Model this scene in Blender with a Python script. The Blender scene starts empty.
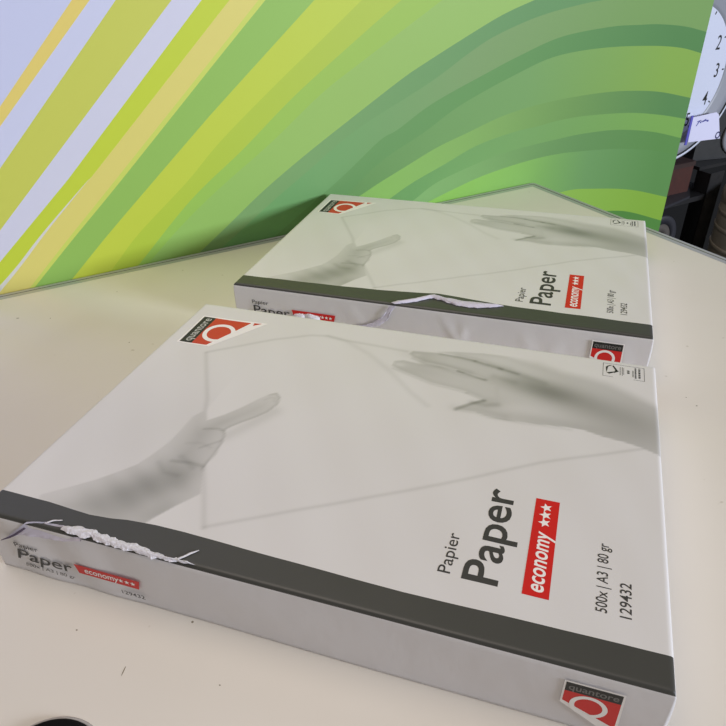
import bpy, bmesh, math, random
import numpy as np
from mathutils import Vector, Matrix

C = bpy.context.scene.collection
MM = 0.001
random.seed(4)

# ------------------------------------------------------------------ camera
R = ((0.9512937868134108, 0.30737926929897597, -0.02362447831018831),
     (0.15642957061699017, -0.54731720290271, -0.8221761787131376),
     (-0.2656499964366366, 0.7784355234776872, -0.5687426616504458))
cd = bpy.data.cameras.new('camera'); cam = bpy.data.objects.new('camera', cd); C.objects.link(cam)
rot = Matrix((R[0], [-a for a in R[1]], [-a for a in R[2]])).transposed()
cam.matrix_world = Matrix.Translation((0.3403936, -0.2066686, 0.3580503)) @ rot.to_4x4()
cd.sensor_width = 36.0
cd.lens = 36.0 * 654.33 / 726.0
cd.shift_x = -(367.964 - 363.0) / 726.0
cd.shift_y = (380.312 - 363.0) / 726.0
cd.clip_start = 0.01
bpy.context.scene.camera = cam

# ------------------------------------------------------------------ light
w = bpy.data.worlds.new('world'); bpy.context.scene.world = w
w.use_nodes = True
w.node_tree.nodes['Background'].inputs['Color'].default_value = (1.0, 0.93, 0.86, 1)
w.node_tree.nodes['Background'].inputs['Strength'].default_value = 0.17

def area(name, loc, target, sx, sy, power, col):
    l = bpy.data.lights.new(name, 'AREA'); l.shape = 'RECTANGLE'; l.size = sx; l.size_y = sy
    l.energy = power; l.color = col
    o = bpy.data.objects.new(name, l); C.objects.link(o); o.location = loc
    o.rotation_euler = (Vector(target) - Vector(loc)).to_track_quat('-Z', 'Y').to_euler()
    return o
# daylight window to the right, ceiling luminaires overhead
area('window_daylight', (3.86, -0.39, 0.84), (0.1, 0.55, 0.05), 0.85, 0.7, 138, (0.80, 0.87, 1.0))
area('ceiling_light', (-0.2, 0.1, 2.1), (0.05, 0.3, 0), 1.5, 1.2, 18.5, (1.0, 0.87, 0.76))

vs = bpy.context.scene.view_settings
vs.view_transform = 'Standard'; vs.look = 'None'; vs.exposure = 0.0; vs.gamma = 1.0
vs.use_curve_mapping = False

# ------------------------------------------------------------------ helpers
def lin(c):
    return tuple(((v / 255.0) / 12.92 if v / 255.0 <= 0.04045 else ((v / 255.0 + 0.055) / 1.055) ** 2.4) for v in c)

def mat(name, rgb, rough=0.6, metal=0.0, spec=0.5, bump=0.0, bscale=200.0, var=0.0, emit=None):
    """procedural material; rgb is 0-255 sRGB of the thing itself"""
    m = bpy.data.materials.new(name); m.use_nodes = True
    nt = m.node_tree; b = nt.nodes['Principled BSDF']
    c = lin(rgb) + (1,)
    b.inputs['Base Color'].default_value = c
    b.inputs['Roughness'].default_value = rough; b.inputs['Metallic'].default_value = metal
    b.inputs['Specular IOR Level'].default_value = spec
    tc = nt.nodes.new('ShaderNodeTexCoord'); nz = nt.nodes.new('ShaderNodeTexNoise')
    nt.links.new(tc.outputs['Object'], nz.inputs['Vector'])
    nz.inputs['Scale'].default_value = bscale; nz.inputs['Detail'].default_value = 3
    if var > 0:
        mx = nt.nodes.new('ShaderNodeMix'); mx.data_type = 'RGBA'
        mx.inputs['A'].default_value = tuple(v * (1 - var) for v in c[:3]) + (1,)
        mx.inputs['B'].default_value = tuple(min(1, v * (1 + var)) for v in c[:3]) + (1,)
        nt.links.new(nz.outputs['Fac'], mx.inputs['Factor']); nt.links.new(mx.outputs['Result'], b.inputs['Base Color'])
    if bump > 0:
        bp = nt.nodes.new('ShaderNodeBump'); bp.inputs['Strength'].default_value = bump; bp.inputs['Distance'].default_value = 0.001
        nt.links.new(nz.outputs['Fac'], bp.inputs['Height']); nt.links.new(bp.outputs['Normal'], b.inputs['Normal'])
    return m

def attr_mat(name, attr, rough=0.5, spec=0.5, bump=0.0, bscale=60.0):
    m = bpy.data.materials.new(name); m.use_nodes = True
    nt = m.node_tree; b = nt.nodes['Principled BSDF']
    a = nt.nodes.new('ShaderNodeAttribute'); a.attribute_name = attr
    nt.links.new(a.outputs['Color'], b.inputs['Base Color'])
    b.inputs['Roughness'].default_value = rough; b.inputs['Specular IOR Level'].default_value = spec
    if bump > 0:
        tc = nt.nodes.new('ShaderNodeTexCoord'); nz = nt.nodes.new('ShaderNodeTexNoise')
        nt.links.new(tc.outputs['Object'], nz.inputs['Vector']); nz.inputs['Scale'].default_value = bscale
        bp = nt.nodes.new('ShaderNodeBump'); bp.inputs['Strength'].default_value = bump; bp.inputs['Distance'].default_value = 0.001
        nt.links.new(nz.outputs['Fac'], bp.inputs['Height']); nt.links.new(bp.outputs['Normal'], b.inputs['Normal'])
    return m

def mesh_obj(name, verts, faces, mats, parent=None, smooth=False, fmat=None):
    me = bpy.data.meshes.new(name); me.from_pydata([tuple(v) for v in verts], [], faces)
    for m in (mats if isinstance(mats, (list, tuple)) else [mats]): me.materials.append(m)
    if fmat is not None: me.polygons.foreach_set('material_index', list(fmat))
    if smooth: me.polygons.foreach_set('use_smooth', [True] * len(me.polygons))
    me.update()
    o = bpy.data.objects.new(name, me); C.objects.link(o)
    if parent: o.parent = parent
    return o

def empty(name, loc=(0, 0, 0), rz=0.0):
    o = bpy.data.objects.new(name, None); C.objects.link(o); o.location = loc; o.rotation_euler = (0, 0, rz)
    o.empty_display_size = 0.05
    return o

def tag(o, label=None, cat=None, group=None, kind=None):
    if label: o['label'] = label
    if cat: o['category'] = cat
    if group: o['group'] = group
    if kind: o['kind'] = kind
    return o

def bm_obj(name, bm, mats, parent=None, smooth=False, bevel=0.0, seg=2):
    me = bpy.data.meshes.new(name)
    if bevel > 0:
        es = [e for e in bm.edges if len(e.link_faces) == 2 and e.calc_face_angle(0) > 0.6]
        bmesh.ops.bevel(bm, geom=es, offset=bevel, segments=seg, affect='EDGES', profile=0.5)
    bmesh.ops.recalc_face_normals(bm, faces=bm.faces)
    bm.to_mesh(me); bm.free()
    for m in (mats if isinstance(mats, (list, tuple)) else [mats]): me.materials.append(m)
    if smooth:
        for p in me.polygons: p.use_smooth = True
    o = bpy.data.objects.new(name, me); C.objects.link(o)
    if parent: o.parent = parent
    return o

def add_box(bm, x0, x1, y0, y1, z0, z1, mi=0):
    vs_ = [bm.verts.new((x * MM, y * MM, z * MM)) for z in (z0, z1) for x, y in ((x0, y0), (x1, y0), (x1, y1), (x0, y1))]
    for f in ((3, 2, 1, 0), (4, 5, 6, 7), (0, 1, 5, 4), (1, 2, 6, 5), (2, 3, 7, 6), (3, 0, 4, 7)):
        fc = bm.faces.new([vs_[i] for i in f]); fc.material_index = mi

def box(name, x0, x1, y0, y1, z0, z1, m, parent=None, bevel=1.0):
    bm = bmesh.new(); add_box(bm, x0, x1, y0, y1, z0, z1)
    return bm_obj(name, bm, m, parent, bevel=bevel * MM)

def lathe(name, prof, n, m, parent=None, smooth=True, axis='z', caps=True):
    """prof: list of (r, h) in mm"""
    V = []; F = []
    for r, h in prof:
        for k in range(n):
            a = 2 * math.pi * k / n
            p = (r * math.cos(a) * MM, r * math.sin(a) * MM, h * MM)
            V.append(p if axis == 'z' else (p[0], -p[2], p[1]))     # axis 'y': h points to -y
    for i in range(len(prof) - 1):
        for k in range(n):
            k2 = (k + 1) % n
            F.append((i * n + k, i * n + k2, (i + 1) * n + k2, (i + 1) * n + k))
    if caps: F.append(tuple(range(n))[::-1]); F.append(tuple((len(prof) - 1) * n + k for k in range(n)))
    o = mesh_obj(name, V, F, m, parent, smooth=False)
    if smooth:
        for p in o.data.polygons: p.use_smooth = len(p.vertices) == 4
    return o

def text_mesh(body, size, bold=0.0, sx=0.85, align='LEFT', shear=0.0, spacing=1.0):
    """flat text outline as (verts, faces); size is cap height-ish in mm"""
    cu = bpy.data.curves.new('lettering', 'FONT'); cu.body = body
    cu.size = 1.0; cu.offset = bold; cu.align_x = align; cu.shear = shear; cu.space_character = spacing
    cu.resolution_u = 4
    o = bpy.data.objects.new('lettering', cu); C.objects.link(o)
    dg = bpy.context.evaluated_depsgraph_get(); dg.update()
    me = bpy.data.meshes.new_from_object(o.evaluated_get(dg))
    V = [(v.co.x, v.co.y) for v in me.vertices]; F = [tuple(p.vertices) for p in me.polygons]
    bpy.data.objects.remove(o); bpy.data.meshes.remove(me); bpy.data.curves.remove(cu)
    k = size / 0.70                                        # cap height of the built-in font ~0.70
    return [(x * k * sx, y * k) for x, y in V], F

class Flat:
    """collects flat printed shapes (in mm on a surface) into one mesh"""
    def __init__(s): s.V = []; s.F = []; s.M = []
    def add(s, V, F, mi=0, lift=0.0):
        n = len(s.V); s.V += [(x, y, lift) for x, y in V]; s.F += [tuple(i + n for i in f) for f in F]; s.M += [mi] * len(F)
    def text(s, body, x, y, size, mi=0, lift=0.0, **k):
        V, F = text_mesh(body, size, **k); s.add([(a + x, b + y) for a, b in V], F, mi, lift)
    def width(s): return max(v[0] for v in s.V) - min(v[0] for v in s.V)
    def quad(s, a, b, c, d, mi=0, lift=0.0, nu=12, nv=4):
        P = []
        for j in range(nv + 1):
            for i in range(nu + 1):
                u, v = i / nu, j / nv
                P.append(tuple((a[k] * (1 - u) + b[k] * u) * (1 - v) + (d[k] * (1 - u) + c[k] * u) * v for k in (0, 1)))
        w_ = nu + 1
        s.add(P, [(j * w_ + i, j * w_ + i + 1, (j + 1) * w_ + i + 1, (j + 1) * w_ + i) for j in range(nv) for i in range(nu)], mi, lift)
    def poly(s, P, mi=0, lift=0.0): s.add(P, [tuple(range(len(P)))], mi, lift)
    def ring(s, cx, cy, r0, r1, mi=0, lift=0.0, n=40, a0=0, a1=360, sx=1.0):
        P = []
        for k in range(n + 1):
            a = math.radians(a0 + (a1 - a0) * k / n)
            P += [(cx + r0 * sx * math.cos(a), cy + r0 * math.sin(a)), (cx + r1 * sx * math.cos(a), cy + r1 * math.sin(a))]
        s.add(P, [(2 * k, 2 * k + 1, 2 * k + 3, 2 * k + 2) for k in range(n)], mi, lift)
    def disc(s, cx, cy, r, mi=0, lift=0.0, n=40, sx=1.0):
        s.poly([(cx + r * sx * math.cos(2 * math.pi * k / n), cy + r * math.sin(2 * math.pi * k / n)) for k in range(n)], mi, lift)
    def star(s, cx, cy, r, mi=0, lift=0.0, rot=0):
        P = []
        for k in range(10):
            a = math.radians(90 + rot + 36 * k); q = r if k % 2 == 0 else r * 0.42
            P.append((cx + q * math.cos(a), cy + q * math.sin(a)))
        s.add([(cx, cy)] + P, [(0, 1 + k, 1 + (k + 1) % 10) for k in range(10)], mi, lift)
    def build(s, name, fn, mats, parent):
        """fn maps (x, y, lift) in mm to local metres"""
        return mesh_obj(name, [fn(*v) for v in s.V], s.F, mats, parent, fmat=s.M)

# ------------------------------------------------------------------ materials
M_ink = mat('dark_grey_ink', (58, 57, 55), 0.55)
M_band = mat('dark_grey_band_print', (68, 68, 64), 0.42, var=0.05, bscale=40)
M_red = mat('red_ink', (214, 20, 16), 0.45)
M_red_orange = mat('red_sticker_ink', (205, 58, 34), 0.45)
M_black_ink = mat('black_ink', (28, 28, 26), 0.5)
M_white_ink = mat('white_print', (250, 246, 243), 0.5)
M_dim_ink = mat('dim_grey_print', (112, 110, 108), 0.5)
M_pale_ink = mat('pale_print', (190, 190, 184), 0.5)
M_wrap = mat('white_wrapper_paper', (226, 223, 224), 0.5, bump=0.35, bscale=55)
M_print = attr_mat('printed_wrapper_paper', 'Print', 0.36, 0.5, bump=0.12, bscale=25)
M_torn = mat('torn_paper_fibre', (228, 226, 234), 0.85, bump=0.6, bscale=500)
M_flap = mat('lilac_paper_inside', (212, 207, 222), 0.7, bump=0.2, bscale=150)
M_alu = mat('brushed_aluminium', (186, 186, 188), 0.3, metal=0.35, bump=0.05, bscale=400)
M_groove = mat('dark_rubber_groove', (92, 90, 92), 0.6)
M_black = mat('black_plastic', (16, 16, 17), 0.5, var=0.1)
M_blackmetal = mat('black_powder_coated_steel', (26, 26, 28), 0.45, bump=0.1, bscale=300)
M_dgrey = mat('dark_grey_plastic', (48, 48, 54), 0.5, var=0.08)
M_grey = mat('mid_grey_plastic', (128, 128, 134), 0.5)
M_steel = mat('stainless_steel', (196, 186, 170), 0.3, metal=0.6, bump=0.03, bscale=300)

def laminate():
    m = bpy.data.materials.new('white_table_laminate'); m.use_nodes = True
    nt = m.node_tree; b = nt.nodes['Principled BSDF']
    tc = nt.nodes.new('ShaderNodeTexCoord')
    n1 = nt.nodes.new('ShaderNodeTexNoise'); n1.inputs['Scale'].default_value = 3.0; n1.inputs['Detail'].default_value = 4
    n2 = nt.nodes.new('ShaderNodeTexNoise'); n2.inputs['Scale'].default_value = 95.0; n2.inputs['Detail'].default_value = 2
    r1 = nt.nodes.new('ShaderNodeValToRGB'); r2 = nt.nodes.new('ShaderNodeValToRGB')
    r1.color_ramp.elements[0].color = lin((223, 216, 205)) + (1,); r1.color_ramp.elements[1].color = lin((230, 224, 214)) + (1,)
    r1.color_ramp.elements[0].position = 0.35; r1.color_ramp.elements[1].position = 0.65
    r2.color_ramp.elements[0].color = (0.62, 0.58, 0.5, 1); r2.color_ramp.elements[1].color = (1, 1, 1, 1)
    r2.color_ramp.elements[0].position = 0.20; r2.color_ramp.elements[1].position = 0.27
    mx = nt.nodes.new('ShaderNodeMix'); mx.data_type = 'RGBA'; mx.blend_type = 'MULTIPLY'; mx.inputs['Factor'].default_value = 0.7
    for n in (n1, n2): nt.links.new(tc.outputs['Object'], n.inputs['Vector'])
    nt.links.new(n1.outputs['Fac'], r1.inputs['Fac']); nt.links.new(n2.outputs['Fac'], r2.inputs['Fac'])
    nt.links.new(r1.outputs['Color'], mx.inputs['A']); nt.links.new(r2.outputs['Color'], mx.inputs['B'])
    nt.links.new(mx.outputs['Result'], b.inputs['Base Color'])
    b.inputs['Roughness'].default_value = 0.3
    return m
M_table = laminate()

# ------------------------------------------------------------------ setting
TH = 0.78817773                       # direction of the table's back edge
FR = empty  # frame helper below: (s along the back edge, n away from the viewer, z)
def frame(s, n, z):
    return (math.cos(TH) * s * MM - math.sin(TH) * n * MM, math.sin(TH) * s * MM + math.cos(TH) * n * MM, z * MM)

fl = box('floor', -3000, 4000, -3000, 5000, -760, -740, mat('grey_carpet', (72, 70, 70), 0.95, bump=0.8, bscale=400), bevel=0)
tag(fl, kind='structure')
wb = box('wall_back', -2500, 4500, 1500, 1560, -740, 1600, mat('pale_wall_paint', (190, 196, 214), 0.8, bump=0.1), bevel=0)
wb.rotation_euler = (0, 0, TH); tag(wb, kind='structure')

# table
table = empty('table', frame(0, 0, 0), TH)
tag(table, 'large white laminate table with aluminium edge trim under both paper reams', 'table')
N1, S1, N0, S0 = 461.5, 834.5, -560.0, -900.0
RIM = 17.0
def round_poly(s0, s1, n0, n1, r, seg=8):
    P = []; sh = lambda p: (p[0] + (0.043 * (460 - p[1]) if p[0] > 0 else 0), p[1])
    for cx, cy, a0 in ((s1 - r, n1 - r, 0), (s0 + r, n1 - r, 90), (s0 + r, n0 + r, 180), (s1 - r, n0 + r, 270)):
        for k in range(seg + 1):
            a = math.radians(a0 + 90 * k / seg); P.append(sh((cx + r * math.cos(a), cy + r * math.sin(a))))
    return P
def slab(name, P, z0, z1, m, parent):
    n = len(P)
    V = [(x * MM, y * MM, z0 * MM) for x, y in P] + [(x * MM, y * MM, z1 * MM) for x, y in P]
    F = [tuple(range(n))[::-1], tuple(range(n, 2 * n))] + [(k, (k + 1) % n, n + (k + 1) % n, n + k) for k in range(n)]
    return mesh_obj(name, V, F, m, parent)
slab('tabletop', round_poly(S0 + 3, S1 - 3, N0 + 3, N1 - 3, 5), -24, 0, M_table, table)
# edge profile: swept cross-section (offset inwards, height)
prof = [(0, -26, 0), (0, -2.0, 0), (0.8, -.6, 0), (2.2, .22, 0), (6.6, .24, 0), (7.2, 0.06, 1), (9.0, 0.06, 1), (9.6, .24, 0), (15.6, .2, 0), (17.0, 0.05, 0)]
V = []; F = []; FM = []
nseg = 9 * 4
for off, z, mi in prof:
    for x, y in round_poly(S0 + off, S1 - off, N0 + off, N1 - off, max(7 - off, 0.6)): V.append((x * MM, y * MM, z * MM))
for i in range(len(prof) - 1):
    for k in range(nseg):
        k2 = (k + 1) % nseg
        F.append((i * nseg + k, i * nseg + k2, (i + 1) * nseg + k2, (i + 1) * nseg + k)); FM.append(prof[i][2])
mesh_obj('edge_trim', V, F, [M_alu, M_groove], table, fmat=FM)
for s, n in ((S1 - 90, N1 - 90), (S1 - 90, N0 + 90), (S0 + 90, N1 - 90), (S0 + 90, N0 + 90)):
    box('leg', s - 25, s + 25, n - 25, n + 25, -740, -24, M_alu, table, bevel=3)
# scuffs and pen dots on the laminate
M_dirt = mat('scuff_dirt', (146, 136, 118), 0.8)
def w2f(x, y):                        # world mm -> table frame mm
    return (math.cos(TH) * x + math.sin(TH) * y, -math.sin(TH) * x + math.cos(TH) * y)
for x, y, a, b_, r in ((-251, 292, 1.8, .9, .3), (-214, 302, .7, .7, 0), (127, -44, 3.2, .35, 1.75), (149, -2.5, .8, .8, 0), (-94, 281, .7, .7, 0),
                       (468, 326, .8, .8, 0), (460, 337, .6, .6, 0), (82, -29, .7, .5, 0), (186, -35, .6, .4, 0), (-260, 402, 1.2, .8, 0), (-180, 380, .8, .6, 0)):
    cx, cy = w2f(x, y); sc = Flat()
    sc.poly([(cx + a * math.cos(t) * math.cos(r - TH) - b_ * math.sin(t) * math.sin(r - TH),
              cy + a * math.cos(t) * math.sin(r - TH) + b_ * math.sin(t) * math.cos(r - TH)) for t in [k * math.pi / 5 for k in range(10)]])
    sc.build('scuff_mark', lambda x, y, l: (x * MM, y * MM, 0.00006), M_dirt, table)

# ------------------------------------------------------------------ green striped screen
CURVES=[
 [(80,208.5),(178.8,302.9)],
 [(73.8,188.6),(196.7,301.9)],
 [(60.1,145.2),(223.2,300.4)],
 [(38.6,76.5),(283,296.9)],
 [(26.8,39.2),(126.1,121.8),(316.7,295)],
 [(17.8,10.5),(43.6,30.9),(82.3,65),(146,116.1),(153,120.9),(349.4,293.2)],
 [(15.3,2.4),(46.6,28.9),(90.9,69),(148.8,118),(155.9,123.4),(349.4,293.2)],
 [(50.1,1.1),(105.6,49.9),(179,113),(321.2,236),(384.4,291.2)],
 [(54.2,-0.6),(111.1,48.7),(185.8,111.8),(328.4,235.4),(393,290.7)],
 [(97.8,-1),(152.9,46.5),(217,99.1),(288.1,156.9),(320.1,182.4),(455.8,287.1)],
 [(157.3,10.1),(192.3,42.4),(263.9,96.3),(313.2,138.3),(389.5,193.3),(463.5,244),(520.6,283.4)],
 [(183.4,1.3),(264.9,72.6),(341.8,124.9),(418.2,180.6),(500.9,233),(577.8,280.1)],
 [(199.4,3.3),(244.9,39.9),(301.9,79.3),(382.1,128.6),(459.2,180.9),(529.7,218.7),(640.6,276.5)],
 [(266.5,1.3),(308.8,29.8),(363.6,67.2),(428.7,105.5),(496.9,142.3),(575.3,183.6),(611.7,200.3),(687.3,231.5),(744.9,253.4),(808,270.7)],
 [(322.6,17),(377.9,52.1),(432.9,84.5),(507.1,127.8),(623.9,176),(689.1,208.6),(735.6,227.8),(810,246.7),(892.8,257.6),(955.4,261.2)],
 [(412.6,24),(485.8,69),(543,108),(572.3,119.1),(615,141.1),(651.6,155.8),(719.6,178.2),(775.3,195.8),(854.8,216),(950.9,222.5),(1012.4,220.9),(1059.1,218.6),(1121,210.7),(1172.8,199.1)],
 [(475.9,29.9),(542.5,77.1),(616,109.1),(664.9,133.7),(706.1,149.7),(767.7,169.4),(846,189.6),(943.5,193.8),(1050.9,187.8),(1120.4,179),(1170.4,167.1)],
 [(516.9,37.4),(542.1,48),(586.1,64.5),(639.4,84.3),(694.1,98.6),(750,113.2),(791.1,119.9),(831.6,123.9),(887.8,126.4),(955.3,126.5),(1015.7,123),(1090.3,113.3),(1172.6,94.3)],
 [(563.9,23),(598.6,38.4),(656.7,57.9),(712.4,76.7),(778,87.3),(833,90.6),(869.2,93.7),(928.2,94),(1025.6,86.8),(1102.7,74.1),(1172.7,58.5)],
 [(604.4,12.6),(641.7,31.2),(698.1,45.2),(756.3,56.5),(817.2,61.7),(878.8,64.1),(927.8,65.4),(1007.1,61.3),(1094.3,46.3),(1177.4,23.4)],
 [(635.4,5.5),(672,14.9),(724.4,26.8),(784.6,34.8),(841.2,39),(883.3,39.2),(918.4,37.3),(1015.7,28.1),(1104.8,12.3),(1174.6,-6)],
 [(810.8,-40.2),(906.9,-28.6),(974.9,-35.9),(1069.2,-54.1),(1169.3,-85.3)],
 [(904.5,-76.1),(975.4,-80.4),(1035.7,-88),(1084.5,-100.4),(1165,-130.9)],
]
BANDS = [  # colours along each band: (s, rgb)
 [(0, (203, 207, 235))], [(0, (231, 209, 115))], [(0, (207, 210, 235))], [(0, (203, 207, 92))], [(0, (212, 212, 230))],
 [(0, (198, 213, 64))], [(0, (218, 216, 209))], [(0, (224, 212, 118))], [(0, (206, 217, 100))], [(0, (149, 192, 92))],
 [(0, (202, 214, 72)), (500, (192, 208, 72))], [(0, (186, 210, 64)), (500, (178, 199, 72))], [(0, (154, 204, 92)), (500, (158, 194, 84))],
 [(0, (152, 200, 104)), (500, (153, 190, 98))],
 [(350, (127, 168, 106)), (800, (103, 150, 92))], [(400, (115, 168, 104)), (700, (127, 160, 102)), (1000, (123, 160, 90))],
 [(400, (111, 158, 96)), (750, (103, 152, 86)), (1100, (87, 136, 76))],
 [(500, (111, 156, 92)), (800, (121, 164, 96)), (1100, (137, 174, 76))],
 [(550, (142, 190, 96)), (760, (129, 170, 92)), (900, (115, 156, 84)), (1120, (91, 138, 78))],
 [(600, (111, 162, 94)), (800, (121, 166, 96)), (1100, (125, 172, 82))],
 [(600, (133, 180, 108)), (800, (117, 160, 94)), (930, (105, 150, 86)), (1120, (95, 144, 74))],
 [(650, (142, 196, 86)), (830, (133, 184, 92)), (950, (113, 160, 94)), (1130, (95, 144, 76))],
 [(900, (146, 190, 78)), (1130, (134, 176, 60))], [(900, (83, 136, 60))]]
def curve_z(c, s):
    if s <= c[0][0]:
        (a, b), (d, e) = c[0], c[1]; return b + (e - b) / (d - a) * (s - a)
    if s >= c[-1][0]:
        (a, b), (d, e) = c[-2], c[-1]; return e + (e - b) / (d - a) * (s - d)
    for (a, b), (d, e) in zip(c, c[1:]):
        if s <= d: return b + (e - b) * (s - a) / (d - a)
def smooth_curve(c):
    if len(c) < 5: return c
    out = []                                    # Catmull-Rom through the points
    P = [(2 * c[0][0] - c[1][0], 2 * c[0][1] - c[1][1])] + c + [(2 * c[-1][0] - c[-2][0], 2 * c[-1][1] - c[-2][1])]
    for i in range(1, len(P) - 2):
        for k in range(6):
            t = k / 6.0
            out.append(tuple(0.5 * (2 * P[i][j] + (P[i + 1][j] - P[i - 1][j]) * t + (2 * P[i - 1][j] - 5 * P[i][j] + 4 * P[i + 1][j] - P[i + 2][j]) * t * t
                       + (3 * P[i][j] - P[i - 1][j] - 3 * P[i + 1][j] + P[i + 2][j]) * t ** 3) for j in (0, 1)))
    out.append(c[-1]); return out
CS = [smooth_curve(c) for c in CURVES]
SL, SR, ZT, ZB, NP = -300.0, 1173.5, 620.0, -700.0, 462.5
screen = empty('partition_screen', frame(0, NP, -740), TH)
tag(screen, 'green and yellow striped partition screen standing behind the white table', 'screen')
ss = [SL + (SR - SL) * k / 290 for k in range(291)]
cols = []
for s in ss:
    zs = [ZT]
    for c in CS:
        zs.append(max(ZB, min(zs[-1], curve_z(c, s))))
    zs.append(ZB); cols.append(zs)
def band_col(b, s):
    L = BANDS[b]
    if s <= L[0][0]: c = L[0][1]
    elif s >= L[-1][0]: c = L[-1][1]
    else:
        for (a, x), (d, y) in zip(L, L[1:]):
            if s <= d: t = (s - a) / (d - a); c = tuple(x[i] + (y[i] - x[i]) * t for i in range(3)); break
    return lin(c) + (1,)
V = []; F = []; FC = []
for i in range(len(ss) - 1):
    for b in range(len(BANDS)):
        q = [(ss[i], cols[i][b + 1]), (ss[i + 1], cols[i + 1][b + 1]), (ss[i + 1], cols[i + 1][b]), (ss[i], cols[i][b])]
        if q[3][1] - q[0][1] < 1e-3 and q[2][1] - q[1][1] < 1e-3: continue
        if q[3][1] - q[0][1] < 1e-3: q = q[:3]
        elif q[2][1] - q[1][1] < 1e-3: q = [q[0], q[1], q[3]]
        n = len(V); V += [(s * MM, 0, (z + 740) * MM) for s, z in q]; F.append(tuple(range(n, n + len(q))))
        FC += [band_col(b, s) for s, z in q]
fp = mesh_obj('striped_face', V, F, attr_mat('striped_screen_print', 'Stripe', 0.5, 0.3), screen)
ca = fp.data.color_attributes.new('Stripe', 'FLOAT_COLOR', 'CORNER')
ca.data.foreach_set('color', np.array(FC, dtype=np.float32).ravel())
box('core_board', SL, SR, 0.2, 22, 40, ZT + 740, mat('pale_green_edge', (168, 188, 150), 0.5), screen, bevel=0.3)
for s in (SL + 150, SR - 150):
    box('foot', s - 30, s + 30, 24, 240, 0, 14, M_alu, screen, bevel=2)
    box('foot_bracket', s - 20, s + 20, 22.2, 30, 14, 140, M_alu, screen, bevel=1)

# ------------------------------------------------------------------ reams of paper
LHAND = [(29.2,23.3),(44.2,35.6),(56.3,46.3),(67.4,58.9),(74.5,67.4),(78.6,78.5),(82.5,94.5),(83.6,110.4),(83.8,127.5),(87.6,135.2),(90.7,136.8),(97.1,126.1),(106.3,136),(114.9,148.4),(122.8,162.3),(128.7,170.3),(133.2,173.8),(139.1,168.4),(140.7,159.2),(137.6,148.3),(131.4,139.4),(123.8,130.8),(118.4,123.6),(116,118.6),(119,114.6),(121.2,105.8),(122.5,93),(121.5,80.7),(122,77.1),(132.3,54.9),(122.3,40.5),(114.3,26.3),(109.1,14.3),(106.9,1.9),(38.9,2.9)]
IDX = [(210.5,236.6),(210.8,244.7),(218,247.9),(232.9,246.1),(250.1,246.2),(266.4,241.5),(280.9,239.5),(288.5,238.7),(302.2,233.8),(305.6,210.9),(293.2,210.5),(277.9,216.7),(265,218.8),(248.3,221.3),(231.6,227.7),(218.2,232.4)]
MID = [(219.8,258.8),(221.7,264.4),(232.5,265.1),(245.5,266.9),(264,266.3),(276.3,264.9),(287.1,261.5),(298.1,260.8),(307.9,250.3),(302,235.2),(288.5,238.7),(269.8,244.5),(252.4,247.8),(236.4,249.4),(224.3,254.6)]
RING = [(242.6,268),(257.4,272.8),(278.6,276.1),(310.9,277.9),(322.4,265.2),(298.5,258.4),(287.1,261.5),(276.3,264.9),(264,266.3)]
BODY = [(278.8,275.5),(310.7,279.5),(329.6,280),(350.2,271.5),(368.7,269.1),(386.7,264.2),(402.7,255.4),(417.6,245.9),(428.4,238.3),(425.4,175),(419.2,179.6),(408.6,184.2),(397.5,187.1),(383.2,189.4),(369.2,193.6),(359.3,193.7),(338.4,191),(322.1,189.9),(311,188.6),(300.5,189.7),(289.4,192.9),(274,192.4),(273.8,193.7),(285,204),(292.6,209.8),(293.1,211.4),(288.5,238.7),(287.1,261.5)]
SHEETTOP = [(48,212.5),(72.5,231.1),(97.7,249.7),(125.6,264.1),(141.4,267.5),(158.8,264.8),(188.3,263.7),(217.2,262)]
CURL = [(141.4,267.5),(158.8,264.8),(186.6,248.8),(211.7,227.9),(235.2,204.5),(253,190.3)]
SHEETBOT = [(149.2,29.2),(187.8,52.2),(235.9,80.8),(281.4,107.9),(342.3,148.4),(420.8,188.9)]
def seg_dist(X, Y, P, closed=False):
    d = np.full(X.shape, 1e9)
    pts = P + [P[0]] if closed else P
    for (a, b), (c, e) in zip(pts, pts[1:]):
        dx, dy = c - a, e - b; L = dx * dx + dy * dy + 1e-9
        t = np.clip(((X - a) * dx + (Y - b) * dy) / L, 0, 1)
        d = np.minimum(d, np.hypot(X - a - t * dx, Y - b - t * dy))
    return d
def sdf(X, Y, P):
    ins = np.zeros(X.shape, bool)
    for (a, b), (c, e) in zip(P, P[1:] + P[:1]):
        if b == e: continue
        cr = ((b > Y) != (e > Y)) & (X < (c - a) * (Y - b) / (e - b) + a)
        ins ^= cr
    d = seg_dist(X, Y, P, True)
    return np.where(ins, d, -d)
def sm(a, b, x):
    t = np.clip((x - a) / (b - a), 0, 1); return t * t * (3 - 2 * t)
def gb(X, Y, x, y, r, ry=None, ang=0.0):
    ry = ry or r; c, s = math.cos(ang), math.sin(ang)
    u = (X - x) * c + (Y - y) * s; v = -(X - x) * s + (Y - y) * c
    return np.exp(-(u / r) ** 2 - (v / ry) ** 2)
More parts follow.
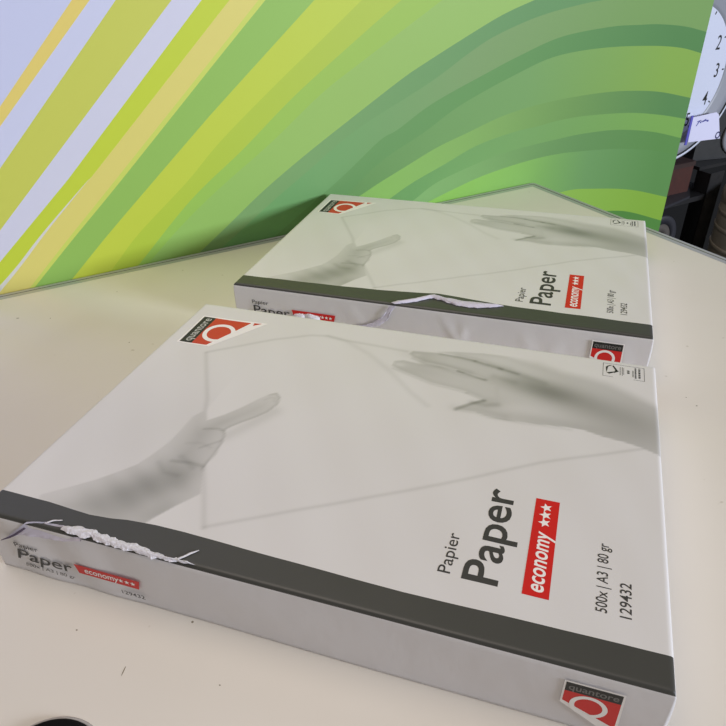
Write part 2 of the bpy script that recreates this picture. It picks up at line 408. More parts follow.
def print_tone(X, Y):
    """grey levels (white = 236) of the picture printed on the wrapper: a hand passing a sheet to another hand"""
    T = np.full(X.shape, 226.0)
    T -= 7 * gb(X, Y, 60, 110, 70, 60) * (X < 90)
    # the sheet's edges
    T -= 16 * np.exp(-(seg_dist(X, Y, SHEETTOP) / 1.8) ** 2)
    T -= 9 * np.exp(-(seg_dist(X, Y, CURL) / 2.6) ** 2)
    T -= 16 * np.exp(-(seg_dist(X, Y, SHEETBOT) / 1.5) ** 2)
    T -= 16 * np.exp(-(seg_dist(X, Y, [(47.9, 211.2), (83.5, 150), (89, 137)]) / 1.8) ** 2)
    T -= 14 * np.exp(-(seg_dist(X, Y, [(121, 79), (149.3, 28.9)]) / 1.8) ** 2)
    T -= 14 * np.exp(-(seg_dist(X, Y, [(120, 113), (131, 131), (142, 150)]) / 6.0) ** 2)
    # left hand and forearm
    d = sdf(X, Y, LHAND)
    g = 205 - 20 * sm(0, 25, d)
    g = g - 26 * gb(X, Y, 92, 48, 30, 15, 0.85) - 24 * gb(X, Y, 116, 32, 16, 9, 1.0) - 16 * gb(X, Y, 112, 68, 9, 12)
    g = g - 8 * gb(X, Y, 60, 28, 18) + 8 * gb(X, Y, 132, 164, 10) - 10 * gb(X, Y, 108, 125, 20, 8, 1.0)
    g = g - 8 * np.sin((X * 0.5 + Y * 0.9) * 0.35) * gb(X, Y, 85, 50, 40, 26, 0.8) * 0.5
    for L, k, wd in (([(108, 96), (116, 104), (120, 108)], 16, 1.2), ([(100, 116), (110, 119), (116, 118)], 22, 1.1), ([(96, 78), (110, 80), (121, 79)], 20, 1.6),
                     ([(100, 84), (108, 80), (114, 76)], 14, 2.5), ([(88, 74), (97, 66), (108, 66)], 10, 2.0), ([(96, 98), (106, 101), (116, 98)], 8, 1.4),
                     ([(128, 162), (131, 166), (135, 166), (136, 162)], 10, 1.3)):
        g = g - k * np.exp(-(seg_dist(X, Y, L) / wd) ** 2)
    g = g - 24 * np.exp(-(seg_dist(X, Y, LHAND[15:29]) / 2.0) ** 2)
    a = sm(-0.8, 1.2, d); a = a * (1 - 0.45 * gb(X, Y, 40, 28, 22))
    T = T * (1 - a) + g * a
    # right hand and forearm
    d = sdf(X, Y, BODY)
    soft = 1.3 + 13 * sm(205, 245, Y) * sm(285, 330, X)
    a = sm(0, 1, (d + 1) / soft)
    g = 205.0 - 8 * sm(300, 400, X)
    g = g - 40 * gb(X, Y, 327, 238, 26, 11, -0.25) - 30 * gb(X, Y, 370, 226, 42, 15, -0.3) - 14 * gb(X, Y, 408, 204, 26, 24) - 16 * gb(X, Y, 345, 232, 18, 12)
    g = g + 8 * gb(X, Y, 320, 205, 22, 8) - 12 * gb(X, Y, 298, 208, 12, 7) - 12 * gb(X, Y, 350, 195, 40, 7)
    g = g - 6 * np.sin(Y * 0.28 + X * 0.1) * gb(X, Y, 310, 250, 34, 22)
    T = T * (1 - a) + g * a
    for P, base in ((RING, 206), (MID, 196), (IDX, 199)):
        d = sdf(X, Y, P); a = sm(-1.0, 1.8, d) * (1 - sm(292, 312, X))
        g = base - 4 + 9 * sm(0, 7, d)
        T = T * (1 - a) + g * a
    T -= 9 * gb(X, Y, 232, 236, 22, 8) + 10 * gb(X, Y, 229, 258, 16, 6)
    T += 14 * gb(X, Y, 216, 240, 5, 3) + 12 * gb(X, Y, 227, 258.5, 4, 2.5)
    for L, k, wd in (([(225, 252.5), (237, 247.3), (253, 245.7), (270.5, 242.4)], 22, 1.6), ([(235, 249.5), (253, 247.7), (275, 243.4)], 14, 4.5), ([(266, 243.6), (280, 239.8), (290, 237)], 50, 1.3), ([(262, 266.5), (285, 262.5), (305, 257)], 10, 4.5), ([(285, 204), (296, 203), (304, 206)], 22, 3.2), ([(272, 194), (290, 196), (312, 193)], 10, 4),
                     ([(246, 265), (264.7, 264.4), (277.1, 262.5)], 24, 1.4), ([(277, 262.5), (288, 259.3), (300, 256.5)], 26, 1.8), ([(298, 257), (314, 253)], 30, 1.6), ([(310, 254.5), (336, 246)], 12, 3),
                     ([(213, 233), (232, 226), (249, 219.7), (266, 217.2), (279, 215)], 16, 1.3), ([(274.5, 191.5), (285.8, 202.5), (293.4, 208.3)], 34, 1.6),
                     ([(279, 215), (294, 209)], 22, 1.6), ([(275, 191), (290, 191.5), (301, 188.3), (323, 188.5), (360, 191)], 12, 1.6),
                     ([(296, 244), (312, 240)], 16, 4)):
        T -= k * np.exp(-(seg_dist(X, Y, L) / wd) ** 2)
    return T

W, D = 421.3, 295.0
def pl(P, x):
    return np.interp(x, [p[0] for p in P], [p[1] for p in P])
def hashn(x, y, s):
    return np.sin(x * 0.051 * s + 1.3) * np.cos(y * 0.043 * s + 0.7 * s) + 0.5 * np.sin(x * 0.113 * s + y * 0.07 * s)

def wave(x, y, seed):
    return 0.22 * hashn(x, y, 1.0 + seed * .2)

def make_wrapper(root, H, band, band_mat_slot, dent, seed, wrinkle):
    nx, nb, ny = 262, 12, 180
    xs = np.concatenate([[0, .25, .8, 1.7], np.linspace(3, W - 3, nx), [W - 1.7, W - .8, W - .25, W]])
    rows = []                                           # fraction rows: band rows then the rest
    for k in range(nb): rows.append(('b', (k / nb) ** 1.4))
    for k in range(ny + 1): rows.append(('t', k / ny))
    rows = rows[:-1] + [('e', 1.7), ('e', .8), ('e', .25), ('e', 0.)]
    X = []; Y = []
    for kind, t in rows:
        bx = pl(band, xs)
        if kind == 'b': y = bx * t
        elif kind == 't': y = bx + (D - 2.4 - bx) * t
        else: y = np.full(xs.shape, D - t)
        X.append(xs.copy()); Y.append(y)
    X = np.array(X); Y = np.array(Y)
    # crisp first rows near the front edge
    e = np.minimum(np.minimum(X, W - X), np.minimum(Y, D - Y))
    r = 2.2
    Z = H - np.where(e < r, r - np.sqrt(np.clip(r * r - (r - e) ** 2, 0, None)), 0)
    Z = Z + wave(X, Y, seed) * sm(0, 25, e)
    T = print_tone(X, Y)
    col = ((T / 255.0 + 0.055) / 1.055) ** 2.4
    dk = 1 - (T / 226.0)[..., None]; ink = col[..., None] * (np.array([1.0, 0.975, 0.965]) + dk * np.array([0.0, .02, -.16]))
    ny_, nx_ = X.shape
    def bulge(x, y, z):
        """side walls swell between table and top"""
        t = z / H; return 1.6 * math.sin(math.pi * min(1, max(0, t)) ** 0.8)
    V = np.stack([X, Y, Z], -1).reshape(-1, 3).tolist()
    COL = np.concatenate([ink, np.ones(ink.shape[:2] + (1,))], -1).reshape(-1, 4).tolist()
    F = []; FM = []
    for j in range(ny_ - 1):
        m = 1 if rows[j][0] == 'b' else 0
        for i in range(nx_ - 1):
            a = j * nx_ + i; F.append((a, a + 1, a + nx_ + 1, a + nx_)); FM.append(m)
    # side walls: boundary ring going down
    ring = [i for i in range(nx_)] + [j * nx_ + nx_ - 1 for j in range(1, ny_)] + [(ny_ - 1) * nx_ + i for i in range(nx_ - 2, -1, -1)] + [j * nx_ for j in range(ny_ - 2, 0, -1)]
    lv = [.97, .93, .87, .8, .72, .64, .56, .48, .4, .32, .24, .16, .09, .04, 0]
    prev = ring
    white = list(lin((226, 223, 224))) + [1]
    for li, t in enumerate(lv):
        cur = []
        for idx in ring:
            x, y, z = V[idx]; zz = (H - 2.2) * t
            nx0 = -1 if x < 1e-6 else (1 if x > W - 1e-6 else 0); ny0 = -1 if y < 1e-6 else (1 if y > D - 1e-6 else 0)
            b = 1.3 * math.sin(math.pi * min(1, 1.06 - t) ** 0.8) if t < 1 else 0
            wr = 0.0
            if ny0 == -1:
                wr = wrinkle(x, zz / H)
            ox = nx0 * (b * (1.0 if nx0 > 0 else .5)); oy = ny0 * b * .5 - wr
            # worn front-left corner pushed in
            if dent:
                g = math.exp(-(x / 16.0) ** 2 - (y / 22.0) ** 2) * math.exp(-((zz - 34) / 13.0) ** 2)
                ox += 9 * g; oy += 1.5 * g
            V.append([x + ox, y + oy, zz]); COL.append(white); cur.append(len(V) - 1)
        n = len(ring)
        for k in range(n):
            F.append((prev[(k + 1) % n], prev[k], cur[k], cur[(k + 1) % n])); FM.append(2)
        prev = cur
    F.append(tuple(prev[::-1])); FM.append(2)
    o = mesh_obj('wrapper', [(a * MM, b * MM, c * MM) for a, b, c in V], F, [M_print, M_band, M_wrap], root, smooth=True, fmat=FM)
    ca = o.data.color_attributes.new('Print', 'FLOAT_COLOR', 'POINT')
    ca.data.foreach_set('color', np.array(COL, dtype=np.float32).ravel())
    return o

def surf(x, y, H, seed):
    e = max(0.0, min(x, W - x, y, D - y)); t = min(1.0, e / 25.0)
    return H + float(wave(x, y, seed)) * t * t * (3 - 2 * t)
def on_top(H, seed):                                     # upright lettering coordinates: X along +y, Y along -x
    dx = -2.4 if seed else 0.0
    A = lambda u, v: (0.3 + dx - 0.9965 * v, 0.3 + 1.006 * u)
    return lambda u, v, l: (A(u, v)[0] * MM, A(u, v)[1] * MM, (surf(*A(u, v), H, seed) + 0.08 + l) * MM)
def on_top_xy(H, seed):
    return lambda u, v, l: ((.3 + .9965 * u) * MM, (.3 + 1.006 * v) * MM, (surf(u, v, H, seed) + 0.08 + l) * MM)
def on_front(bow=0.9):
    return lambda u, v, l: (u * MM, (-bow - 0.55 - l) * MM, v * MM)

def logo(fn, name, root, ux, uy, k, on=True):
    """trapezoid sticker: black strip with lettering above a red field with a white ring; (ux, uy) top left"""
    f = Flat()
    P = lambda a, b: (ux + a * k, uy + b * k)
    f.quad(P(0, 0), P(0, -33), P(51.5, -67), P(49, 0), 0, 0, 12, 12)               # white border
    f.quad(P(1.6, -2), P(1.6, -14.5), P(47.6, -14.5), P(47.4, -2), 1, .05, 4, 12)          # black strip
    f.quad(P(1.6, -14.5), P(1.6, -29.5), P(48.4, -51.5), P(47.6, -14.5), 2, .05, 12, 12)      # red field
    f.ring(*P(23.5, -30.5), 11 * k, 15 * k, 0, .1, 48, sx=1.05)
    f.poly([P(20, -42.3), P(30, -43), P(48.4, -51.5), P(48.8, -54)], 0, .09)        # tail of the letter
    f.poly([P(44.2, -55.2), P(49.6, -61.8), P(49.0, -54.2)], 2, .12)
    V, F_ = text_mesh('quantore', 8.2 * k, bold=0.012, sx=.9)
    wd = max(v[0] for v in V); q = 41 * k / wd
    f.add([(ux + 4 * k + x * q, uy - 11.6 * k + y) for x, y in V], F_, 3, .1)
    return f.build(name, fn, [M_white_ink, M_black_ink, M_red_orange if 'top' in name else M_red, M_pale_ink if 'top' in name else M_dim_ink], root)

def ream_lettering(root, H, seed):
    T = on_top(H, seed)
    f = Flat(); V, F_ = text_mesh('Paper', 20.5, bold=.013, sx=.8)
    wd = max(v[0] for v in V) - min(v[0] for v in V); q = 77.5 / wd; x0 = min(v[0] for v in V)
    f.add([(36.4 + (x - x0) * q, -330.6 + y) for x, y in V], F_)
    f.build('title_lettering', T, [M_ink], root); f = Flat()
    V, F_ = text_mesh('Papier', 7.6, bold=.004, sx=.8)
    wd = max(v[0] for v in V) - min(v[0] for v in V); q = 30.5 / wd; x0 = min(v[0] for v in V)
    f.add([(37.6 + (x - x0) * q, -303.6 + y) for x, y in V], F_)
    f.build('subtitle_lettering', T, [M_ink], root)
    f = Flat(); f.quad((36, -344.4), (36, -359.2), (112.3, -359.2), (112.3, -344.4), 0, 0, 4, 20)
    o = f.build('grade_badge', T, [M_red], root); o['label'] = 'red grade badge with white lettering and three stars'
    f = Flat(); V, F_ = text_mesh('economy', 9.6, bold=.016, sx=.8, shear=.18)
    wd = max(v[0] for v in V) - min(v[0] for v in V); q = 45 / wd; x0 = min(v[0] for v in V)
    f.add([(39.5 + (x - x0) * q, -355.6 + y * 1.06) for x, y in V], F_)
    for k in range(3): f.star(92 + k * 6.6, -351.4, 3.9)
    f.build('badge_lettering', lambda u, v, l: tuple(a + b for a, b in zip(T(u, v, l), (0, 0, .00006))), [M_white_ink], o)
    f = Flat(); V, F_ = text_mesh('500x | A3 | 80 gr', 6.1, bold=.008, sx=.8)
    wd = max(v[0] for v in V) - min(v[0] for v in V); q = 49.5 / wd; x0 = min(v[0] for v in V)
    f.add([(36.2 + (x - x0) * q, -389.6 + y) for x, y in V], F_)
    f.build('sheet_count_lettering', T, [M_ink], root); f = Flat()
    V, F_ = text_mesh('129432', 6.1, bold=.008, sx=.8)
    wd = max(v[0] for v in V) - min(v[0] for v in V); q = 23.6 / wd; x0 = min(v[0] for v in V)
    f.add([(36 + (x - x0) * q, -402.2 + y) for x, y in V], F_)
    f.build('product_code_lettering', T, [M_ink], root)
    logo(T, 'top_logo', root, 220.0, -11.5, 1.0)
    # certification mark: frame, tree outline, small lines of print
    f = Flat(); x0, x1, y0, y1 = 381, 413.5, 267.5, 287.2; t = .35
    for a, b, c, d in ((x0, x1, y0, y0 + t), (x0, x1, y1 - t, y1), (x0, x0 + t, y0, y1), (x1 - t, x1, y0, y1)):
        f.poly([(a, c), (b, c), (b, d), (a, d)])
    for P in ([(384, 273), (385, 282), (388.3, 285), (386, 284.6), (383.2, 281.5)], [(384, 273), (386, 271.5), (391, 275), (390.4, 276)],
              [(388.3, 284), (391, 278), (392.3, 278.5), (389.4, 285)], [(390, 273.6), (393.6, 276.8), (391, 280)]):
        f.poly(P)
    for xx, a, b, hgt in ((394.6, 271.5, 284, .5), (396.3, 271.5, 284, .5), (397.4, 273, 283, .4), (401, 275.5, 280.5, 1.8), (404.6, 271.5, 281, .8), (406.6, 270, 285.5, 1.3), (409.6, 270.5, 285.5, 1.6)):
        y = a
        while y < b:
            q = random.uniform(.8, 2.0); f.poly([(xx - hgt / 2, y), (xx + hgt / 2, y), (xx + hgt / 2, min(b, y + q)), (xx - hgt / 2, min(b, y + q))]); y += q + random.uniform(.3, .7)
    f.build('certification_mark', on_top_xy(H, seed), [M_black_ink], root)

def front_lettering(root, fn, warp=0.0, zs=0.0):
    f = Flat()
    def put(body, x, z, wdt, h, bold, shear=0.0, mi=0, tgt=None, lift=0):
        x += 1.9; z += .1
        V, F_ = text_mesh(body, h, bold=bold, sx=.8, shear=shear); x0 = min(v[0] for v in V); wd = max(v[0] for v in V) - x0; q = wdt / wd
        (tgt or f).add([(x + (a - x0) * q, z + b) for a, b in V], F_, mi, lift)
    w_ = lambda u, v, l: fn(u + warp * max(0, 22 - (v - zs)) * max(0, (70 - u) / 50.0), v, l)
    for nm, a in (('subtitle', ('Papier', 18.5, 26.6 + zs, 19, 4.4, .004)), ('title', ('Paper', 19.5, 14.6 + zs, 42, 10.2, .006)),
                  ('sheet_count', ('500x | A3 | 80 gr', 25.5, 8.4 + zs, 36, 3.1, .006)), ('product_code', ('129432', 96.8, 7.6 + zs, 17.2, 3.6, .006))):
        f = Flat(); put(*a, tgt=f); f.build('side_%s_lettering' % nm, w_, [M_ink], root)
    g = Flat(); g.poly([(68.2, 16.8 + zs), (113.5, 16.8 + zs), (115.5, 25 + zs), (66.2, 25 + zs)])
    o = g.build('side_badge', fn, [M_red], root)
    g = Flat(); put('economy', 71.5, 18.7 + zs, 26, 5.2, .014, .15, 0, g)
    for k in range(3): g.star(101 + k * 4.4, 20.9 + zs, 2.1)
    g.build('badge_lettering', lambda u, v, l: fn(u, v, l + .08), [M_white_ink], o)

def torn_strip(name, up, lo, fn_up, fn_lo, m, root, thick=.5, jag=.8, rise=1.6, seed=1, n=90):
    """ragged paper strip between two outlines, curled up in its middle, with real thickness"""
    rnd = random.Random(seed)
    def resample(P, n):
        L = [0]
        for a, b in zip(P, P[1:]): L.append(L[-1] + math.dist(a, b))
        out = []
        for k in range(n):
            t = L[-1] * k / (n - 1)
            i = max(j for j in range(len(L)) if L[j] <= t + 1e-9); i = min(i, len(P) - 2)
            q = (t - L[i]) / max(1e-9, L[i + 1] - L[i]); out.append(tuple(P[i][c] + (P[i + 1][c] - P[i][c]) * q for c in (0, 1)))
        return out
    U = [fn_up(*p) for p in resample(up, n)]; Lw = [fn_lo(*p) for p in resample(lo, n)]
    rows = 6; V = []; F = []
    for lay in (0, 1):
        lowf = [rnd.uniform(-1, 1) for _ in range(n // 3 + 3)]
        for i in range(n):
            lf = lowf[i // 3] + (lowf[i // 3 + 1] - lowf[i // 3]) * (i % 3) / 3
            endf = min(1, i / 5, (n - 1 - i) / 5)
            j0 = (lf * jag + rnd.uniform(-.2, .2) * jag) * endf if lay == 0 else 0
            for r in range(rows):
                t = r / (rows - 1)
                p = [U[i][c] + (Lw[i][c] - U[i][c]) * t for c in range(3)]
                arch = math.sin(math.pi * min(1, t * .9 + .1)) * rise * endf
                nz = (lf * .3 * math.sin(r * 2.1 + i * .25) + rnd.uniform(-.07, .07)) * endf * jag if lay == 0 else 0
                if lay == 0: p[2] += arch + nz; p[1] += (j0 if r in (0, rows - 1) else 0) - arch * .3
                else:
                    q = V[i * rows + r]; p = [q[0], q[1] + thick * .4, q[2] - thick]
                V.append(p)
    N_ = n * rows
    for i in range(n - 1):
        for r in range(rows - 1):
            a = i * rows + r
            F.append((a, a + 1, a + rows + 1, a + rows)); F.append((N_ + a, N_ + a + rows, N_ + a + rows + 1, N_ + a + 1))
    for i in range(n - 1):
        a = i * rows; F.append((a, a + rows, N_ + a + rows, N_ + a)); a = i * rows + rows - 1; F.append((a, N_ + a, N_ + a + rows, a + rows))
    return mesh_obj(name, [(x * MM, y * MM, z * MM) for x, y, z in V], F, m, root)

# --- ream in front
HA = 53.0
BA = [(0, 20), (40, 19.6), (60, 18.2), (73, 17.6), (88, 18.8), (99, 20.6), (120, 22.0), (139, 22.2), (180, 20.8), (280, 18.4), (356, 19.8), (W, 20.3)]
BB = [(0, 21), (80, 22.5), (150, 25.2), (178, 27.6), (215, 33.5), (240, 31), (275, 26.4), (338, 24.7), (W, 23.2)]
def wrA(x, t):
    g = math.exp(-((x - 60) / 50.0) ** 2)
    return -0.5 * g * math.sin(x * .12 + 3 * t) + .25 * math.sin(x * .03 + 4 * t)
def wrB(x, t):
    s_ = 0.0
    for cx, sl, wd, am in ((225, 26, 5, 1.7), (262, -30, 6, 1.4), (300, 22, 7, 1.1), (120, 40, 9, 1.2), (345, -16, 8, .9), (60, 20, 12, .7), (395, 10, 6, .9), (245, 8, 4, 1.0)):
        s_ += am * math.exp(-((x - cx - sl * (1 - t)) / wd) ** 2) * math.sin(math.pi * min(1, t + .1))
    return s_ * .45
ream = empty('ream_of_paper', (0, 0, .0004))
tag(ream, 'nearer and larger-looking white ream of copy paper with torn lower left wrapper corner', 'ream of paper', 'paper reams on the table')
make_wrapper(ream, HA, BA, 1, True, 0, wrA)
ream_lettering(ream, HA, 0)
front_lettering(ream, on_front(), warp=-.45)
logo(on_front(), 'side_logo', ream, 371.0, 43.0, .6)
T3 = lambda x, y: (x, y, HA + .8); 
def F3(x, z): return (x, -1.6, z)
torn_strip('torn_wrapper_edge', [(64, 4.0), (72.6, 6.0), (82.2, 7.2), (94.9, 5.0), (106.3, 4.0), (116.6, 4.2), (129, 2.6), (139.1, 1.6), (147, 1.6), (158, 1.2)],
           [(64, 1.2), (73.5, -0.6), (87, .8), (95.8, -1.2), (105.4, -1.6), (117.7, -1.2), (127.8, -2), (142.6, -.8), (150, 0), (160, .9)], T3, T3, M_torn, ream, jag=1.1, rise=1.8, seed=3)
torn_strip('torn_flap', [(39, 0), (51.3, 3.2), (60, 3.6), (68, 4.6), (74, 5.2), (80, 4.6)],
           [(14, 32), (30, 40.9), (36.5, 42), (53.1, 44.5), (65.5, 46.5), (80, 51.2)], T3, F3, M_flap, ream, jag=.35, rise=.9, seed=5, n=50)
torn_strip('torn_fibre', [(146, 1.5), (149.2, 4.8), (152, 8.5), (156, 11.6)], [(147.2, .8), (150.3, 4.0), (153.2, 7.6), (156.3, 11.2)], T3, T3, M_torn, ream, thick=.2, jag=.15, rise=.2, seed=8, n=16)
torn_strip('torn_fibre', [(51, 3), (54, 6.4), (60, 8.2)], [(52, 2.4), (55, 5.6), (60.4, 7.6)], T3, T3, M_torn, ream, thick=.2, jag=.1, rise=.2, seed=9, n=16)
# shade inside the torn wrapper corner, painted as a thin dark purple strip
torn_strip('tear_shade_strip', [(12, 31.4), (20, 36.6), (28, 42.6), (38, 51)], [(11, 30.2), (20.2, 35.4), (28.8, 41.5), (39, 50.2)], lambda x, z: (x, -2.3, z), lambda x, z: (x, -2.3, z),
           mat('purple_grey_tear_shade', (92, 80, 104), .8), ream, thick=.3, jag=.15, rise=.2, seed=6, n=24)

# --- ream behind
HB = 48.5
reamb = empty('ream_of_paper', (1.3 * MM, 350.7 * MM, .0004), 0.00216)
tag(reamb, 'farther white ream of copy paper, behind the nearer one and against the striped screen', 'ream of paper', 'paper reams on the table')
make_wrapper(reamb, HB, BB, 1, False, 1, wrB)
ream_lettering(reamb, HB, 1)
FB = on_front(1.2)
front_lettering(reamb, FB, zs=1.6)
logo(FB, 'side_logo', reamb, 370.2, 38.6, .58)
TB = lambda x, y: (x, y, HB + .8)
FBp = lambda x, z: (x, -2.6, z)
torn_strip('torn_wrapper_edge', [(175, 1), (184, 7), (196, 15), (206, 23.5), (212, 28.4), (225, 24.5), (241, 22.2), (261, 23.4), (283, 23.6)],
           [(179, -1), (188, 2.5), (199, 10), (213, 21.6), (222, 18.5), (239, 11.5), (258, 12.4), (272, 17), (284, 22.6)], TB, TB, M_flap, reamb, jag=.8, rise=1.8, seed=11)
torn_strip('torn_flap', [(181, 48), (176, 40), (172.6, 31), (163, 22.4), (150, 17.6), (138, 16)],
           [(174.5, 47), (171.5, 41), (167.5, 34), (158.7, 26), (148, 21.5), (138, 19)], FBp, FBp, M_flap, reamb, jag=.7, rise=.6, seed=12, n=50)
def paper_scrap(cx, z0, r, h):
    n = 18; V = [(cx * MM, -4.2 * MM, (z0 + h * .5) * MM)]
    for k in range(n):
        a = 2 * math.pi * k / n; q = 1 + .12 * math.sin(3 * a + cx)
        V.append(((cx + r * q * math.cos(a)) * MM, (-2.4 - .5 * math.cos(a * 2)) * MM, (z0 + h * .5 + h * .5 * q * math.sin(a)) * MM))
    b = [(x, y + .0011, z) for x, y, z in V[1:]]
    V += b
    F = [(0, 1 + k, 1 + (k + 1) % n) for k in range(n)] + [(1 + k, n + 1 + k, n + 1 + (k + 1) % n, 1 + (k + 1) % n) for k in range(n)] + [tuple(range(n + 1, 2 * n + 1))]
    mesh_obj('torn_paper_scrap', V, F, M_torn, reamb, smooth=True)
paper_scrap(75, 12, 7, 12); paper_scrap(89, 13, 8.5, 12)

# ------------------------------------------------------------------ cable port in the table, bottom left
gr = empty('cable_grommet', (0.1215, -0.1075, 0.0))
tag(gr, 'black round cable cover with pale rim at the bottom left corner of the photo', 'cable cover')
lathe('rim', [(32, 0.15), (31.6, .7), (31, 1.0), (30.2, 1.0), (30.1, 0.15)], 48, mat('pale_grommet_rim',(176,172,168),.4), gr)
lathe('cap', [(30, 0.15), (30, 1.6), (28.5, 2.8), (12, 4.2), (0.5, 4.3)], 48, mat('matt_black_rubber', (14, 14, 14), .9, spec=.2), gr)

# ------------------------------------------------------------------ things behind, right of the screen
def froot(name, s, n, z, rz=0.0):
    return empty(name, frame(s, n, z), TH + rz)
# shelving
rk = froot('shelf_rack', 1480, 600, -740)
tag(rk, 'black steel shelf rack with punched posts, behind the table at the right', 'shelf rack')
def post(name, x, y):
    bm = bmesh.new(); add_box(bm, x, x + 3, y, y + 38, 0, 612)
    add_box(bm, x, x + 46, y, y + 3, 0, 612)
    o = bm_obj(name, bm, M_blackmetal, rk, bevel=.4 * MM)
    if x == 0 and y == 0:
        for k in range(8):
            f = Flat(); f.disc(x + 30, 600 - k * 42, 4.2, 0, 0, 12)
            f.build('punched_hole', lambda u, v, l: (u * MM, (y - .3) * MM, v * MM), [M_black], o)
post('post', 0, 0); post('post', 0, 340); post('post', -520, 0); post('post', -520, 340)
box('shelf', -520, 46, 2, 376, 552, 564, M_blackmetal, rk, bevel=1)
box('shelf', -520, 46, 2, 376, 396, 408, M_blackmetal, rk, bevel=1)
box('shelf', -520, 46, 2, 376, 60, 72, M_blackmetal, rk, bevel=1)
box('top_shelf', -4, 200, 30, 160, 612.5, 620, M_blackmetal, rk, bevel=1)
bk = froot('black_partition', 1560, 1000, -740)
tag(bk, 'black upright panel filling the dark background below the round clock', 'panel')
box('board', -700, 1300, 0, 25, 12, 715, mat('black_board', (6, 6, 7), .9), bk)
box('foot', -600, -540, -60, 85, 0, 12, M_black, bk); box('foot', 1140, 1200, -60, 85, 0, 12, M_black, bk)

tr = froot('tray', 1412, 628, -175.5)
tag(tr, 'dark grey flat tray under the orange-brown box on the shelf rack', 'tray')
bm = bmesh.new(); P = [(-127, -57), (14, -28), (62, 16), (30, 84), (-150, 84)]
lo = [bm.verts.new((x * MM, y * MM, 0)) for x, y in P]; hi = [bm.verts.new((x * MM * 1.02, y * MM * 1.02, 6 * MM)) for x, y in P]
bm.faces.new(lo[::-1]); bm.faces.new(hi)
for k in range(5): bm.faces.new((lo[k], lo[(k + 1) % 5], hi[(k + 1) % 5], hi[k]))
bm_obj('tray_body', bm, M_dgrey, tr, bevel=1 * MM)
box('rim', -100, 20, 70, 76, 6.2, 9, M_dgrey, tr, bevel=.5)

bx = froot('storage_box', 1380, 655, -169.3)
tag(bx, 'orange-brown box on the dark grey tray, right below the round clock', 'box')
box('body', -90, 66, -30, 40, 0, 60, mat('orange_brown_leatherette', (64, 24, 12), .7, var=.4, bscale=60), bx, bevel=2)
box('lid', -92, 68, -32, 42, 60.3, 70.5, mat('dark_brown_leatherette', (44, 20, 14), .6), bx, bevel=2)

rl = froot('tape_roll', 1378, 612, -331.6)
tag(rl, 'grey round roll on the lower rack shelf, just above the table edge beside the screen', 'roll')
rr = lathe('roll_body', [(38, -14), (56, -14), (58, -12), (58, 12), (56, 14), (38, 14), (38, -14)], 48, M_dgrey, rl, axis='y', caps=False); rr.location = (0, .02, .0585)
rr = lathe('core', [(18, -12), (37.5, -12), (37.5, 12), (18, 12), (18, -12)], 40, mat('cardboard_core', (84, 78, 72), .8), rl, axis='y', caps=False); rr.location = (0, .02, .0585)

bn = froot('waste_bin', 1597, 507, -740)
tag(bn, 'shiny stainless steel bin at the right edge of the photo, behind the table', 'bin')
lathe('body', [(98, 0), (100, 4), (108, 500), (108, 548), (106, 550)], 64, M_steel, bn)
lathe('lid', [(109, 550.5), (110, 553), (110, 572), (106, 584), (80, 596), (30, 602), (1, 603)], 64, M_steel, bn)
for z in (440, 485, 522): lathe('hoop', [(107.6, z), (109.2, z + 2), (109.4, z + 8), (108, z + 11)], 64, M_steel, bn)

sp = froot('loudspeaker', 1585, 690, -119.3, -.25)
tag(sp, 'black loudspeaker with a grey round front at the extreme right edge', 'loudspeaker')
box('cabinet', -80, 90, -40, 50, 0, 104, M_black, sp, bevel=10)
c_ = lathe('cone', [(46, 40.2), (46, 44), (42, 46), (30, 43), (12, 42), (1, 44)], 40, M_grey, sp, axis='y'); c_.location = (.03, 0, .052)

# clock
CX, CN, CZ = 1353.4, 643.4, 87.7
ck = froot('wall_clock', CX, CN, CZ - 183.2, -.0176)
tag(ck, 'large round white clock face with black numerals, partly hidden by the striped screen', 'clock')
def cface(): return lambda u, v, l: (u * MM, (0.2 - l) * MM, (v + 183.2) * MM)
o = lathe('rim', [(130, 0), (182.8, 0), (183, 4), (183, 20), (180, 22), (174.5, 22), (174, 17), (130, 8), (130, 0)], 96, [mat('white_clock_rim', (214, 218, 232), .35)], ck, axis='y', caps=False); o.location = (0, .014, .1832)
o = lathe('bevel_ring', [(173.8, 18), (173.6, 20.4), (160, 18.4), (140, 15.2), (133, 13.9), (132.5, 13)], 96, [mat('grey_clock_bevel', (150, 152, 160), .4)], ck, axis='y', caps=False); o.location = (0, .014, .1832)
o = lathe('dark_ring', [(175.2, 21), (175.2, 22.8), (172.6, 22.8), (172.4, 20.0)], 96, [M_black], ck, axis='y', caps=False); o.location = (0, .014, .1832)
f = Flat(); f.disc(0, 0, 134.5, 0, -.1, 96)
f.build('dial', cface(), [mat('white_clock_dial', (214, 218, 236), .5)], ck)
f = Flat()
for h in range(1, 13):
    f = Flat()
    a = math.radians(90 - 30 * h + (6 if h == 1 else 0)); V, F_ = text_mesh(str(h), 28, bold=.004, sx=.72)
    mx_ = (max(v[0] for v in V) + min(v[0] for v in V)) / 2; my = (max(v[1] for v in V) + min(v[1] for v in V)) / 2
    f.add([(109.6 * math.cos(a) + x - mx_, 109.6 * math.sin(a) + y - my) for x, y in V], F_)
    f.build('numeral', lambda u, v, l: cface()(u, v, .15), [M_black_ink], ck)
for k in range(12):
    f = Flat()
    a = math.radians(30 * k); c, s = math.cos(a), math.sin(a)
    L = 6; wq = 1.5
    f.poly([(c * (131 - L) - s * wq, s * (131 - L) + c * wq), (c * (131 - L) + s * wq, s * (131 - L) - c * wq), (c * 131 + s * wq, s * 131 - c * wq), (c * 131 - s * wq, s * 131 + c * wq)])
    f.build('minute_tick', cface(), [M_black_ink], ck)
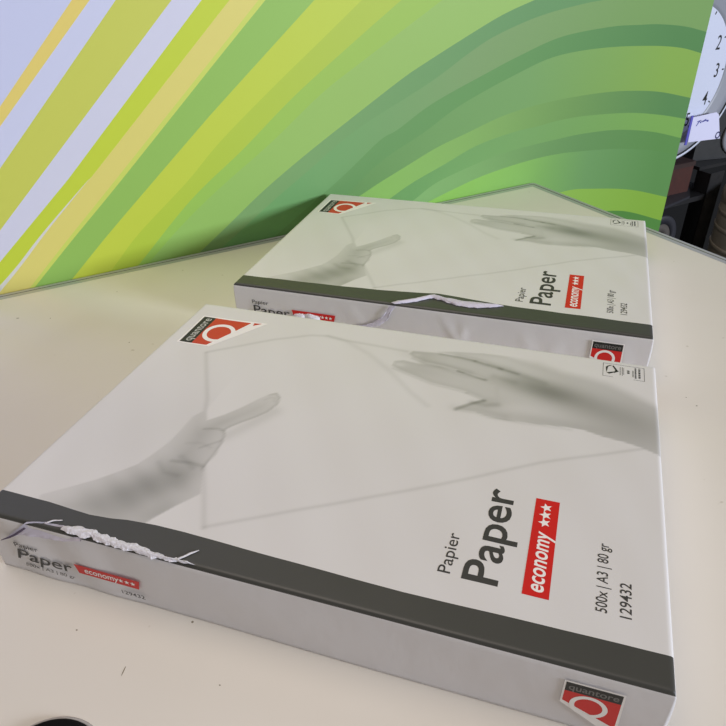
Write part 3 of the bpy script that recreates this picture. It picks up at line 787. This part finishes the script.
def hand(name, ang, L, w0):
    a = math.radians(90 - ang); c, s = math.cos(a), math.sin(a)
    bm = bmesh.new()
    P = [(-20, -w0), (L, -w0 * .4), (L, w0 * .4), (-20, w0)]
    lo = [bm.verts.new(((u * c - v * s) * MM, -.0025, (u * s + v * c + 183.2) * MM)) for u, v in P]
    hi = [bm.verts.new(((u * c - v * s) * MM, -.0014, (u * s + v * c + 183.2) * MM)) for u, v in P]
    bm.faces.new(lo); bm.faces.new(hi[::-1])
    for k in range(4): bm.faces.new((lo[k], hi[k], hi[(k + 1) % 4], lo[(k + 1) % 4]))
    bm_obj(name, bm, M_black, ck)
hand('hour_hand', 300, 62, 4); hand('minute_hand', 250, 96, 3)

# paper note hanging on the clock
nt_ = froot('paper_note', 1402, 622, -54)
tag(nt_, 'small white card with blue handwriting hanging over the lower right of the clock', 'card')
P = [(-26, 5), (-33, 62), (34, 62), (52, 58), (64, 2)]
P = [(0, 3), (-2, 56), (70, 58), (80, 52), (105, -3)]
bm = bmesh.new()
lo = [bm.verts.new((x * MM, 0, z * MM)) for x, z in P]; hi = [bm.verts.new((x * MM, .0012, z * MM)) for x, z in P]
bm.faces.new(lo); bm.faces.new(hi[::-1])
for k in range(5): bm.faces.new((lo[k], hi[k], hi[(k + 1) % 5], lo[(k + 1) % 5]))
M_blue = mat('blue_ink', (52, 58, 150), .5)
cd_ = bm_obj('card', bm, mat('pale_lilac_card', (222, 220, 244), .6), nt_)
f = Flat()
x = 14
while x < 48:
    q = random.uniform(2, 5); y = 43 + random.uniform(-2, 2); f.poly([(x, y), (x + q, y + random.uniform(-1, 4)), (x + q + .8, y + 3.5), (x + .4, y + 2.6)]); x += q * .8
f.poly([(12, 36), (15, 36), (24, 47), (21, 47)])
f.build('handwriting', lambda u, v, l: (u * MM, -.0003, v * MM), [M_blue], cd_)
f = Flat(); f.ring(94, 6, 5, 8, 0, 0, 24)
f.build('ring_mark', lambda u, v, l: (u * MM, -.0005, v * MM), [mat('navy_ring', (38, 40, 90), .5)], nt_)
box('blue_edge', -9, -3, -.8, 1.2, -2, 60, mat('blue_violet_edge', (96, 92, 190), .5), nt_, bevel=.2)
